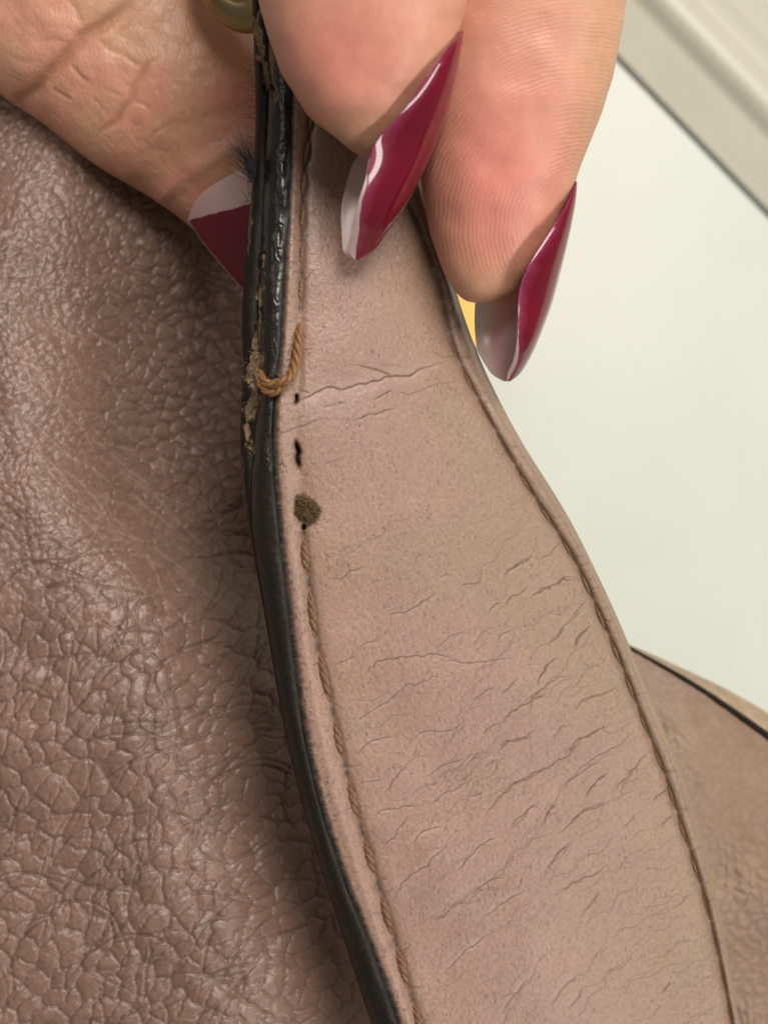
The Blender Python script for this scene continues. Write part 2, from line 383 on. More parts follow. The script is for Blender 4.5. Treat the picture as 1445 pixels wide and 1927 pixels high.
# --- creases of the strap, traced in the photo
CR = Map(); FOLD = Map()
def c7(*p): return [(450 + x/2.064, 900 + y/2.064) for x, y in p]
def c8(*p): return [(900 + x/2.079, 1000 + y/2.079) for x, y in p]
def c4(*p): return [(400 + x/3.442, 500 + y/3.442) for x, y in p]
T7 = [[(415,1000),(470,940),(520,900),(560,880),(600,850),(650,805),(700,800),(760,770),(820,775)], [(350,735),(400,715),(460,690)],
 [(470,790),(500,750),(530,715),(580,705),(640,700),(700,690),(760,685),(800,690),(870,715)], [(770,745),(800,720),(840,705),(880,720),(940,715),(1000,705),(1080,705)],
 [(330,390),(390,395),(430,365),(480,350),(510,348)], [(560,540),(600,525),(650,520),(700,490),(740,460),(780,435)], [(770,390),(800,378),(840,380)],
 [(850,420),(900,410),(950,405)], [(1015,385),(1060,350),(1110,330),(1145,300)], [(1115,475),(1160,440),(1210,425),(1260,395),(1310,380)],
 [(970,530),(990,490),(1020,480)], [(1020,510),(1050,460),(1090,450),(1140,420)], [(1200,645),(1240,615),(1265,580)], [(1280,545),(1310,515),(1350,465)],
 [(460,665),(500,640),(560,605)], [(760,680),(800,630),(850,600),(890,590)], [(900,660),(930,620),(965,580)], [(1000,650),(1020,610),(1080,575)],
 [(1300,660),(1330,610),(1370,570)], [(1150,805),(1190,750),(1210,710),(1250,690)], [(1010,855),(1050,810),(1090,770)], [(900,870),(950,830),(1000,815)],
 [(1090,885),(1150,840),(1200,800),(1250,775),(1300,770)], [(1000,965),(1040,920),(1090,890),(1160,855),(1220,815)], [(1300,910),(1330,870),(1390,845),(1440,820)],
 [(650,1025),(700,990),(770,985),(830,980),(870,950),(900,915)], [(940,1000),(980,960),(1020,955)], [(440,1090),(500,1030),(570,1010),(630,1000)],
 [(1000,1075),(1040,1025),(1090,1015),(1150,1000)], [(1210,1020),(1250,970),(1300,955)], [(1250,1100),(1310,1020),(1370,990),(1440,965)], [(460,1200),(520,1175),(580,1165)],
 [(560,1230),(600,1170),(650,1110)], [(720,1170),(770,1130),(830,1105),(890,1080)], [(870,1120),(900,1090),(930,1065)], [(940,1130),(1010,1095)],
 [(735,1285),(770,1245),(820,1215),(870,1190),(920,1150)], [(890,1240),(945,1215)], [(930,1360),(970,1290),(1020,1230),(1080,1180),(1150,1150),(1220,1110),(1250,1100)],
 [(500,1325),(560,1290),(640,1280),(720,1270)], [(535,1450),(600,1400),(640,1340),(680,1300)], [(1240,1230),(1290,1170),(1350,1130),(1440,1070)],
 [(1340,1250),(1390,1180),(1440,1140)], [(1180,1350),(1200,1290),(1235,1265)], [(1040,1390),(1090,1330),(1140,1270),(1180,1260)], [(1270,1365),(1310,1310),(1370,1285),(1445,1260)],
 [(1190,1540),(1220,1480),(1270,1430),(1320,1410)], [(900,1620),(960,1570),(1040,1550)]]
T8 = [[(75,765),(120,715),(190,670),(240,625),(290,600)], [(225,605),(250,550),(300,500)], [(370,715),(410,655),(490,635),(570,590)], [(70,875),(100,830),(170,815),(240,770)],
 [(10,1150),(70,1060),(160,975),(250,935),(350,880),(390,820),(450,790),(520,755),(600,735)], [(315,1030),(370,960),(420,910),(490,860),(550,840),(620,770)],
 [(410,1050),(460,980),(520,935)], [(525,1020),(590,960),(630,900),(680,850)], [(250,1150),(280,1090),(310,1065)], [(110,1180),(170,1110),(240,1060)],
 [(290,1200),(350,1150),(400,1100),(480,1065),(510,1055)], [(560,1165),(630,1100)], [(680,1060),(740,1000)], [(710,1155),(765,1105)], [(240,1350),(310,1260),(380,1210)],
 [(190,1250),(220,1200),(280,1190)], [(300,1420),(360,1380),(440,1350),(520,1300)], [(395,1520),(440,1460),(490,1405)], [(760,1480),(830,1420)],
 [(710,1810),(755,1765)], [(190,275),(240,235),(330,190),(390,180)], [(90,180),(150,130),(215,90)], [(240,120),(290,70),(330,35)], [(270,450),(320,390),(380,330),(430,290)], [(375,470),(400,400),(440,370)]]
T4 = [[(350,1140),(450,1090),(560,1040),(680,1000),(760,990)], [(690,920),(800,890),(890,875)], [(880,1025),(960,980),(1030,960),(1120,935),(1230,920)],
 [(920,640),(1000,655),(1080,680),(1180,715)], [(700,1310),(740,1280),(830,1260)], [(1040,880),(1110,830),(1170,790)], [(560,800),(640,830)]]
for p in T7: CR.line(jitter(c7(*p), 1.6), 1.25, rng.uniform(0.6, 1.0))
for p in T8: CR.line(jitter(c8(*p), 1.6), 1.25, rng.uniform(0.65, 1.0))
for p in T4: CR.line(jitter(c4(*p), 1.0), 1.8, rng.uniform(0.5, 0.9))
main = c4((400,940),(470,910),(560,880),(640,840),(720,790),(800,790),(850,800),(960,765),(1060,750),(1130,715),(1239,720)) + [(800, 692), (850, 672)]
CR.line(jitter(main, 1.6), 2.0, 0.95); CR.line(jitter([(720, 735), (770, 742), (830, 722), (880, 715)], 1.2), 1.5, .5); CR.line(jitter([(640, 690), (700, 682), (770, 690)], 1.2), 1.4, .4); CR.line(jitter([(810, 660), (835, 672), (862, 668)], 1), 1.4, .5); FOLD.line(main, 16, 0.8)
for p in [[(580,1640),(650,1560),(720,1510),(790,1440),(850,1400)], [(830,1540),(900,1470),(960,1410),(1030,1395)], [(660,1430),(720,1370),(800,1350)]]:
    FOLD.line(c7(*p), 7, 0.5); CR.line(jitter(c7(*p), 1.4), 1.4, 0.8)
for p in [[(0,1530),(100,1450),(200,1400)], [(80,1900),(140,1820),(200,1740)], [(270,1870),(340,1780),(400,1720)], [(350,1880),(420,1780)], [(-150,1750),(-60,1650),(60,1560)]]:
    FOLD.line(c8(*p), 7, 0.5); CR.line(jitter(c8(*p), 1.4), 1.4, 0.65)
for p in T7 + T8:                     # the soft puff around every crease
    pass
for q in [c7(*p) for p in T7] + [c8(*p) for p in T8]:
    FOLD.line(q, 6, 0.18)
# minor creases running the same way
for k in range(260):
    y = rng.uniform(740, 1900); u = rng.uniform(0.12, 0.95); x = XIN(y) + u * (XR(y) - XIN(y))
    a = math.radians(rng.normal(40 if u > 0.4 else 25, 12)); L = rng.uniform(14, 60) * (0.6 if y < 950 else 1)
    p = [(x, y)]
    for s in range(4):
        a2 = a + rng.normal(0, 0.35); p.append((p[-1][0] + L/4*math.cos(a2), p[-1][1] - L/4*math.sin(a2)))
    CR.line(p, 1.2, rng.uniform(0.06, 0.26))
for k in range(200):                  # long fine jagged lines joining them
    y = 800 + 1150 * rng.random()**0.75; u = rng.uniform(0.02, 0.85); x = XST(y) + u * (XG(y) - XST(y))
    a0 = math.radians(22 + 26*math.sin(np.pi*min(1, u*1.3)) + rng.normal(0, 6)); L = rng.uniform(70, 260)*(0.55 if y < 1050 else 1)
    p = [(x, y)]; n = int(L/8); ph_ = rng.uniform(0, 6)
    for q_ in range(n):
        a2 = a0 + 0.42*math.sin(ph_ + q_*0.8) + rng.normal(0, .20); p.append((p[-1][0] + 8*math.cos(a2), p[-1][1] - 8*math.sin(a2)))
        if p[-1][0] > XG(p[-1][1]) - 6: break
    if len(p) > 4: CR.line(p, rng.uniform(1.0, 1.25), rng.uniform(0.16, 0.52) * (0.6 if y < 1050 else 1))
for k in range(60):                   # pinch lines running from the seam into the strip beside the edge
    y = rng.uniform(260, 1900); x = XST(y); a = math.radians(rng.normal(15, 18)); L = rng.uniform(14, 34)
    sgn = 1 if rng.random() < 0.55 else -1
    CR.line([(x + sgn*4, y), (x + sgn*L/2*math.cos(a), y - sgn*L/2*math.sin(a) + rng.normal(0, 2)), (x + sgn*L*math.cos(a), y - sgn*L*math.sin(a))], 2.0, rng.uniform(0.2, 0.6))
for k in range(34):                   # across the rolled rim at the right
    y = rng.uniform(500, 1900); x0 = XG(y); x1 = XR(y)
    CR.line([(x0 + 2, y + rng.normal(4, 2)), ((x0+x1)/2, y), (x1 - 3, y - rng.normal(4, 3))], 1.6, rng.uniform(0.2, 0.6))
SLIT = Map()
SLIT.line([(556, 826), (558, 840), (562, 851), (558, 862), (562, 872), (561, 884)], 4.2, 1.0)
SLIT.line([(556, 740), (558, 752), (554, 762)], 3.0, 0.8)
SLIT.line([(572, 985), (571, 998)], 3.5, 0.8)

# stitches: (y0, y1) along the seam
LEFT_ST = [(258, 312), (318, 372), (380, 442), (452, 508), (514, 578), (1004, 1092), (1102, 1214), (1222, 1334), (1344, 1440), (1458, 1556), (1570, 1662), (1674, 1768), (1780, 1872), (1884, 1975)]
LEFT_ST = [(150, 200), (205, 252)] + LEFT_ST
RIGHT_ST = []
y = 330.0
while y < 1960:
    L = 46 + 14 * (y / 1927); RIGHT_ST.append((y, y + L)); y += L + 11
def seam_groove(x, y, X, st, wdt):
    """1 in the bottom of the seam, with a pinch where the thread dives in"""
    d = np.abs(x - X(y)) / wdt
    k = np.zeros_like(x)
    for a, c in st:
        t = (y - a) / (c - a); k = np.maximum(k, np.where((t > -0.08) & (t < 1.08), np.sin(np.pi * np.clip(t*0.86+0.07, 0, 1))**0.5, 0))
    return np.exp(-d**2) * (0.45 + 0.55 * k), k

def strap_z(x, y, detail=True):
    xi = XIN(y); xr = XR(y); u = (x - xi) / (xr - xi); W = xr - xi
    z = Z0(y) + ZLc(y) * (1 - u) + ZRc(y) * u + 0.9*MM * (4*u*(1-u))
    # left strip between edge and seam is puffed; the seam pulls in
    gl, _ = seam_groove(x, y, XST, LEFT_ST, 7.5)
    act = np.where((y > 745) & (y < 1000), 0.25, 1.0)
    z -= gl * 0.50*MM * act
    z -= np.exp(-((x - XST(y))/20)**2) * 0.22*MM
    mid = 0.5*(XST(y) + xi)
    z += np.exp(-((x - mid)/13.0)**2) * 0.22*MM * sst(300, 1300, y)
    z -= sst(16, -2, x - xi)**2 * 0.55*MM                  # rounds into the black edge
    # right rim
    gr, _ = seam_groove(x, y, XG, RIGHT_ST, 5.5)
    z -= gr * 0.46*MM + np.exp(-((x - XG(y))/13)**2) * 0.18*MM
    t = np.clip((x - XG(y)) / (xr - XG(y)), 0, 1)
    z += np.where(x > XG(y), 0.30*MM*np.sin(np.pi*np.clip(t, 0, 1))**0.8 - 1.5*MM*sst(0.55, 1.0, t)**1.5 * 0.9, 0)
    if detail:
        ctr = sst(0.02, 0.1, u) * (1 - sst(0.93, 1.0, u)) * 0.7 + 0.3
        z -= CR.get(x, y) * 0.075*MM + FOLD.get(x, y) * 0.07*MM
        z -= SLIT.get(x, y) * 1.6*MM
        ca, sa = math.cos(math.radians(38)), math.sin(math.radians(38))
        a = x*ca - y*sa; b = x*sa + y*ca
        z += (fbm(a/95, b/34, 3, 3) - 0.5) * 0.12*MM * sst(900, 1400, y) * ctr
        z += (fbm(x/190, y/160, 2, 8) - 0.5) * 0.7*MM
        z += (fbm(a/16, b/9, 3, 21) - 0.5) * 0.04*MM
        z += (fbm(x/5, y/5, 2, 31) - 0.5) * 0.045*MM
        # the strap buckles under the finger tips
        z -= np.exp(-(((x-660)/70)**2 + ((y-400)/60)**2)) * 0.7*MM
        z += np.exp(-(((x-640)/60)**2 + ((y-520)/50)**2)) * 0.3*MM
    return z

nv, nu = 1120, 320
yy = np.linspace(-130, 2060, nv)[:, None] * np.ones((1, nu))
uu = np.linspace(0, 1, nu)[None, :]
uu = uu + 0.0*yy
xx = XIN(yy) + uu * (XR(yy) - XIN(yy))
zz = strap_z(xx, yy)
V = P(xx, yy, zz)
dxe = xx - XIN(yy)
fr = fbm(xx/9, yy/9, 3, 40)
fr2 = fbm(xx/9, yy/3.5, 2, 44)
reach = lin([-150, 200, 500, 700, 900, 1100, 1500, 2000], [15, 15, 13, 10, 18, 20, 17, 15])(yy)
stain = sst(1.05, -0.15, dxe/reach + (fr - 0.5)*0.55 + (fr2 - 0.5)*0.6)
stain *= 0.95
stain = np.maximum(stain, sst(0.74, 0.80, fr2) * np.exp(-dxe/26) * 0.85)
for (a_, c_), X_ in [(st_, XST) for st_ in LEFT_ST]:
    for y_ in (a_ - 2, c_ + 2):
        stain = np.maximum(stain, 0.75*np.exp(-((xx - X_(y_))/4.5)**2 - ((yy - y_)/7.0)**2))
stain = np.maximum(stain, np.clip(SLIT.get(xx, yy) * 1.3 - 0.25, 0, 1))
# darker top right rim, against the fingers
rimk = sst(0.90, 0.99, uu) * sst(720, 560, yy) * sst(0.25, 0.5, fbm(xx/14, yy/26, 3, 50))
stain = np.maximum(stain, rimk * 0.75)
gl, _ = seam_groove(xx, yy, XST, LEFT_ST, 5.0); gr, _ = seam_groove(xx, yy, XG, RIGHT_ST, 3.8)
dirt_shade = np.clip(CR.get(xx, yy)**1.1 * 0.95 - 0.03, 0, 0.64)  # creases and seam grooves browned: dirt and their thin shadows in one colour
dirt_shade = np.maximum(dirt_shade, np.clip(gr*0.6 - 0.12, 0, 0.32)); dirt_shade = np.maximum(dirt_shade, np.clip(gl*0.8 - 0.2, 0, 0.5) * np.where((yy > 745) & (yy < 1000), 0.2, 1))
wear = np.clip(FOLD.get(xx, yy) * 0.25 - CR.get(xx, yy)*0.3, 0, 0.2) + sst(0.60, 0.8, fbm(xx/7, yy/7, 3, 60)) * 0.08
wear = wear + 0.20 * sst(0.05, 0.3, uu) * np.exp(-((xx - XST(yy) + 18)/26)**2)
tone = np.clip(sst(0.35, 1.0, uu)*0.75 + (fbm(xx/170, yy/210, 3, 65) - .5)*1.2, 0, 1)
strap = obj('strap', mesh('strap', V.reshape(-1, 3), gridF(nv, nu)[:, ::-1], {'dirt_shade': dirt_shade, 'wear': wear, 'stain': stain, 'tone': tone}), M_STRAP, bag)
strap['label'] = 'creased taupe leather strap with brown stitching near both edges'

# --- the strap's left edge: two painted beads with the raw core between
def ring_rows(name, y0, y1, n, prof, m, attrs_fn=None):
    ya = np.linspace(y0, y1, n)[:, None]
    X, Y, Z = prof(ya)
    V = P(X, Y, Z); at = attrs_fn(X, Y) if attrs_fn else None
    return mesh(name, V.reshape(-1, 3), gridF(n, X.shape[1])[:, ::-1], at)
XMID = lambda y: XOUT(y) + (XIN(y) - XOUT(y)) * lin([-150, 100, 300, 500, 640, 760, 850, 1000, 2100], [.45, .40, .33, .40, .42, .52, .40, .10, .04])(y)
def zedge(y): return Z0(y) + ZLc(y) - 0.55*MM
TH1 = 1.75*MM
def bead1(ya):
    k = 46; th = np.linspace(-0.10, 1.0, k)[None, :]             # 0: leather side, 1: seam side
    a, c = XIN(ya), XMID(ya)
    rough = (fbm(ya/14, th*3 + 0*ya, 3, 70) - 0.5)
    x = a + (c - a) * np.clip(th, -0.12, 1) ** 0.9 if False else a + (c - a) * np.where(th < 0, th, np.abs(th)**1.0)
    z = zedge(ya) + 0.42*MM*np.sin(np.pi*np.clip(th, 0, 1)*0.72)*1.15 - TH1 * np.clip(th, 0, 1)**2.0
    z = z - 0.10*MM*np.where(th < 0, -th*10, 0)
    lump = (fbm(ya/60, th*1.5 + 0*ya, 2, 72) - 0.5)*0.40*MM + rough*0.09*MM
    lump = lump * (0.35 + 0.65*sst(1000, 760, ya))
    z = z + lump * sst(-0.1, 0.15, th)
    nick = Map.get(EDGEMAP, x + 0*z, ya + 0*x)
    return x + 0*z, ya + 0*x, z - nick * 0.5*MM - CRK.get(x + 0*z, ya + 0*x)*0.09*MM
def bead2(ya):
    k = 30; th = np.linspace(0, 1.0, k)[None, :]
    a, c = XMID(ya) + 1.5, XOUT(ya)
    x = a + (c - a) * np.sin(np.pi/2*th)**0.9
    z = zedge(ya) - TH1 - 0.05*MM + 0.30*MM*np.sin(np.pi*th) - 2.4*MM*th**2.2
    z = z + (fbm(ya/50, th*2 + 0*ya, 2, 82) - 0.5)*0.22*MM
    nick = Map.get(EDGEMAP, x + 0*z, ya + 0*x)
    return x + 0*z, ya + 0*x, z - nick * 0.45*MM
EDGEMAP = Map(); CRK = Map()
for k in range(30):
    y = rng.uniform(60, 760) if k < 26 else rng.uniform(760, 1000); x0 = float(XIN(y)) - rng.uniform(2, 22); L = rng.uniform(8, 20)
    CRK.line([(x0, y), (x0 - L/2, y + rng.normal(0, 4)), (x0 - L, y + rng.normal(0, 6))], rng.uniform(1.1, 1.9), rng.uniform(.3, 1))
for k in range(30):
    y = rng.uniform(40, 700); x0 = float(XIN(y)) - rng.uniform(6, 30); L = rng.uniform(10, 40)
    CRK.line([(x0, y), (x0 + rng.normal(0, 2), y + L/2), (x0 + rng.normal(0, 3), y + L)], rng.uniform(1.2, 2.2), rng.uniform(.2, .8))
for p, wd in [([(485, 60), (492, 95), (497, 130), (505, 165)], 7), ([(505, 160), (515, 178)], 7), ([(492, 540), (489, 590), (486, 650), (480, 690)], 4.5), ([(482, 670), (474, 690), (468, 712)], 9), ([(470, 715), (480, 735), (470, 770)], 8),
              ([(478, 770), (466, 790)], 6), ([(468, 800), (462, 840)], 7), ([(478, 850), (470, 838)], 5), ([(474, 330), (470, 420), (468, 480)], 3.0), ([(456, 860), (460, 930), (466, 960)], 2.2), ([(490, 500), (494, 470), (498, 520)], 2.2), ([(488, 0), (486, 40), (490, 80)], 4)]:
    EDGEMAP.line(jitter(p, 1.5, 12), wd, 1.0, False)
def ea(X, Y):
    e = EDGEMAP.get(X, Y)*1.0 + ((fbm(X/7, Y/11, 4, 90) - 0.5)*1.6 + (fbm(X/30, Y/45, 2, 95) - 0.5)*1.6)*(EDGEMAP.get(X, Y) > 0.02)
    fade = sst(XIN(Y) - 12, XIN(Y) + 2, X) * 0.6 + 0.35*sst(900, 1200, Y)
    return {'wear': sst(0.40, 0.75, e)*0.9, 'fade': fade}
e1 = obj('painted_edge', ring_rows('painted_edge', -130, 2060, 1100, bead1, M_EDGE, ea), M_EDGE, strap); e1['label'] = 'glossy black painted edge of the front layer, chipped at the fold'
def ea2(X, Y):
    d = ea(X, Y); d['fade'] = 0.85 + 0*X; return d
e2 = obj('painted_edge', ring_rows('painted_edge_rear', -130, 2060, 900, bead2, M_EDGE, ea2), M_EDGE, strap); e2['label'] = 'black painted edge of the rear layer'
def back_prof(ya):
    th = np.linspace(0, 1, 24)[None, :]
    a = XOUT(ya); r = XR(ya) - 4
    x = a + (r - a) * th
    u = (x - XIN(ya)) / (XR(ya) - XIN(ya))
    zb = Z0(ya) + ZLc(ya)*(1-u) + ZRc(ya)*u - 3.2*MM + 0.9*MM*4*np.clip(u, 0, 1)*(1-np.clip(u, 0, 1))
    z0 = zedge(ya) - TH1 - 2.45*MM
    z = zb * sst(0, 0.15, th) + z0 * (1 - sst(0, 0.15, th))
    zr = Z0(ya) + ZRc(ya) - 1.5*MM
    z = z * (1 - sst(0.85, 1, th)) + zr * sst(0.85, 1, th)
    return x + 0*z, ya + 0*x, z
o = obj('rear_layer', ring_rows('rear_layer', -130, 2060, 220, back_prof, M_STRAP), M_STRAP, strap)

# --- stitches: one yarn mesh shared by all of them
n = 22; t = np.linspace(-0.5, 0.5, n); path = np.stack([t, 0*t, 0.10*np.cos(np.pi*t)**1.0 - 0.10*0.5], 1)
tp = np.clip(np.cos(np.pi * t * 0.97)**0.7, 0.12, 1)
def stitch_mesh(name, asp):
    it = rope(np.stack([t, 0*t, 0*t], 1) * np.array([asp, 1, 1]), 0.5, 3.4, 3, 6, tp)
    q = tubes(name, it, 6); c = np.empty(len(q.vertices)*3); q.vertices.foreach_get('co', c); c = c.reshape(-1, 3)
    c[:, 2] += 0.55*np.cos(np.pi*np.clip(c[:, 0]/asp, -.5, .5)) - 0.5; c[:, 0] /= asp
    q.vertices.foreach_set('co', c.ravel()); q.update(); return q
SM_L = stitch_mesh('stitch', 6.0); SM_R = stitch_mesh('rim_stitch', 7.0)
SM_L.materials.append(M_THREAD); SM_R.materials.append(M_THREAD)
def put_stitch(X, a, c, me, wpx, lift):
    x0, x1 = float(X(a)), float(X(c)); xm, ym = float(X((a+c)/2)), (a+c)/2
    def zz_(x, y): return float(strap_z(np.array([x]), np.array([y]), False)[0])
    p0 = P(x0, a, zz_(x0, a)); p1 = P(x1, c, zz_(x1, c)); pm = P(xm, ym, zz_(xm, ym) + lift)
    ex = Vector(p1 - p0); L = ex.length; ex.normalize(); ez = Vector((0.25, 0, 1)); ey = ez.cross(ex).normalized(); ez = ex.cross(ey)
    s = wpx * K
    o = obj('stitch', me, None, strap)
    R = Matrix((ex, ey, ez)).transposed().to_4x4()
    o.matrix_world = Matrix.Translation(Vector(pm)) @ R @ Matrix.Diagonal((L*0.97, s, s, 1))
    return o
for a, c in LEFT_ST: put_stitch(XST, a, c, SM_L, rng.uniform(18, 21) if a > 900 else rng.uniform(10, 12.5), 0.16*MM)
for a, c in RIGHT_ST: put_stitch(XG, a, c, SM_R, 8.5, 0.02*MM)

# --- the loose thread at the fold
def sz(x, y): return float(strap_z(np.array([float(x)]), np.array([float(y)]), False)[0])
lp = [(563, 606, -0.2), (562, 630, .35), (560, 658, .6), (556, 684, .75), (549, 704, .9), (535, 717, 1.1), (518, 722, 1.2), (503, 722, 1.0), (493, 712, 0.7), (489, 700, 0.2)]
pth = resample([P(x, y_, (sz(max(x, 522), y_)) + z*MM) for x, y_, z in lp], 90)
tk = np.interp(np.linspace(0, 1, 90), [0, .1, .25, .6, .8, 1], [.35, .75, 1, 1.0, .95, .75])
it = rope(pth, 9.2*K, 60*K, 3, 8, tk)
for k in range(26):                      # frayed yarn ends
    i = rng.integers(55, 89); q0 = pth[i] + rng.normal(0, 3.5*K, 3)
    dd = np.array([rng.normal(-0.3, .5), rng.normal(0, .5), rng.normal(.1, .3)]) ; dd /= np.linalg.norm(dd)
    L = rng.uniform(8, 22)*K; s_ = np.linspace(0, 1, 7)[:, None]
    it.append((q0 + dd*L*s_ + rng.normal(0, 1.2*K, 3)*s_**2, 0.75*K*np.linspace(1, .3, 7)))
obj('loose_thread', tubes('loose_thread', it, 8), M_LOOSE, strap)['label'] = 'broken orange brown thread end curling over the black edge'
# second strand loop hanging below
lp2 = [(541, 712, .5), (530, 729, .7), (512, 739, .8), (497, 733, .7), (487, 718, .6), (484, 703, .5)]
pth2 = resample([P(x, y_, sz(max(x, 522), y_) + z*MM) for x, y_, z in lp2], 50)
obj('loose_thread', tubes('loose_thread_end', rope(pth2, 7.5*K, 50*K, 3, 8, np.interp(np.linspace(0, 1, 50), [0, .3, 1], [.6, 1, .6])), 8), M_LOOSE, strap)

# --- the brown tuft below the slit
it = []; c0 = np.array([576, 958.0])
for k in range(1500):
    v = rng.normal(0, 1, 3); v /= np.linalg.norm(v); v[2] = abs(v[2])
    rx, ry = (25 + 6*math.sin(3*math.atan2(v[1], v[0]) + 1), 27 + 7*math.sin(2*math.atan2(v[1], v[0]))); q = np.array([c0[0] + v[0]*rx*0.55 + v[1]*3, c0[1] + v[1]*ry*0.6])
    L = rng.uniform(0.35, 0.62)
    s_ = np.linspace(0, 1, 5)[:, None]
    b0 = P(q[0], q[1], sz(c0[0], c0[1]) + v[2]*0.55*MM)
    wob = rng.normal(0, 3.5*K, 3)
    e_ = np.array([v[0], -v[1], v[2]*0.6 + 0.05]) * 15*K * L + wob
    it.append((b0 + e_*s_ + rng.normal(0, 3*K, 3)*np.sin(np.pi*s_), 0.95*K*np.linspace(1, .5, 5)))
tm = tubes('thread_tuft', it, 3)
tf = obj('thread_tuft', tm, M_TUFT, strap); tf['label'] = 'fuzzy brown ball of frayed thread at a stitch hole'; tf['kind'] = 'stuff'
u_, v_ = np.meshgrid(np.linspace(0, 2*np.pi, 28, endpoint=False), np.linspace(0, np.pi/2*1.15, 14)); rr = 1 + 0.25*(fbm(u_*2, v_*3, 3, 5) - .5)
bb = P(c0[0] + 19*np.cos(u_)*np.sin(v_)*rr, c0[1] + 21*np.sin(u_)*np.sin(v_)*rr, sz(*c0) - 0.15*MM + 0.65*MM*np.cos(v_)*rr)
o = obj('tuft_core', mesh('tuft_core', bb.reshape(-1, 3), gridF(14, 28, True)), M_TUFT, strap)

# --- frayed fibres along the edge
def hair(p0, dirn, L, bend, r, n=8):
    s_ = np.linspace(0, 1, n)[:, None]
    return (p0 + dirn*L*s_ + bend*L*s_**2, r*np.linspace(1, .4, n))
it = []
for k in range(150):
    q = np.array([480 + rng.normal(-4, 3), rng.uniform(305, 345)])
    p0 = P(q[0], q[1], float(zedge(q[1])) - 2.0*MM + rng.normal(0, .3*MM))
    a = math.radians(rng.normal(122, 15)); dd = np.array([math.cos(a), math.sin(a), rng.normal(0.15, .2)])
    L = rng.uniform(25, 78)*K*(1 if rng.random() < .75 else .5)
    it.append(hair(p0, dd, L, rng.normal(0, .14, 3), rng.uniform(.45, .85)*K))
for k in range(70):
    yq = rng.uniform(100, 400); q = np.array([float(XOUT(yq)) + rng.normal(0, 3), yq])
    p0 = P(q[0], q[1], float(zedge(yq)) - 2.6*MM)
    a = math.radians(rng.normal(125, 45)); dd = np.array([math.cos(a), math.sin(a), rng.normal(0.1, .3)])
    it.append(hair(p0, dd, rng.uniform(10, 34 if yq < 320 else 14)*K, rng.normal(0, .6, 3), rng.uniform(.3, .55)*K))
for k in range(9):                                    # long curled hairs over the thumb
    yq = rng.uniform(130, 270); p0 = P(float(XOUT(yq)), yq, float(zedge(yq)) - 2.4*MM); s_ = np.linspace(0, 1, 16)
    L = rng.uniform(28, 60); cx = -L*s_ - 6*np.sin(5*s_ + k); cy = L*(0.9*s_ - 0.9*s_**2) * (1 if k % 2 else -0.5) + rng.normal(-10, 14)*s_
    it.append((p0 + np.stack([cx*K, -cy*K, 1.2*MM*s_], 1), 0.38*K*np.linspace(1, .5, 16)))
o = obj('frayed_fibres', tubes('frayed_fibres', it, 3), M_HAIR, strap); o['kind'] = 'stuff'; o['label'] = 'tuft of dark frayed fibres at the black edge beside the thumb'
it = []
for k in range(150):
    i = rng.integers(0, 4); c_ = [(476, 690), (470, 716), (482, 668), (474, 745)][i]
    q = np.array(c_) + rng.normal(0, 6, 2)
    if q[0] < XOUT(q[1]) + 2: continue
    f_ = (float(XIN(q[1])) - q[0]) / (float(XIN(q[1])) - float(XOUT(q[1])))
    p0 = P(q[0], q[1], float(zedge(q[1])) - (0.6 + 2.6*f_**1.6)*MM)
    a = math.radians(rng.uniform(60, 230)); dd = np.array([math.cos(a), math.sin(a), rng.uniform(.1, .6)])
    it.append(hair(p0, dd, rng.uniform(4, 11)*K, rng.normal(0, .3, 3), rng.uniform(.4, .7)*K, 5))
o = obj('raw_fibres', tubes('raw_fibres', it, 3), M_FIBT, strap); o['kind'] = 'stuff'; o['label'] = 'pale tan raw fibres where the edge paint has broken'

# --- brass ring at the top
th = np.linspace(0, 2*np.pi, 96, endpoint=False); ph = np.linspace(0, 2*np.pi, 32, endpoint=False)
cc = P(462, -68, -5*MM); R1, r1 = 82*K, 31*K
TH_, PH = np.meshgrid(th, ph, indexing='ij')
rad = r1*(1 + 0.10*np.sign(np.cos(PH*3))*np.abs(np.cos(PH*3))**3)
X = (R1 + rad*np.cos(PH))*np.cos(TH_); Y = (R1 + rad*np.cos(PH))*np.sin(TH_)*1.12; Zr = rad*np.sin(PH)
Vr = np.stack([X, Y, Zr], -1).reshape(-1, 3)
rot = np.array(Matrix.Rotation(math.radians(-28), 3, 'Y') @ Matrix.Rotation(math.radians(14), 3, 'X'))
Vr = Vr @ rot.T + cc
Fr = gridF(96, 32, True); lastF = np.stack([np.arange(32) + 95*32, np.arange(32), (np.arange(32)+1) % 32, (np.arange(32)+1) % 32 + 95*32], 1)
o = obj('metal_ring', mesh('metal_ring', Vr, np.concatenate([Fr, lastF])), M_BRASS, bag); o['label'] = 'aged brass ring at the top of the strap'

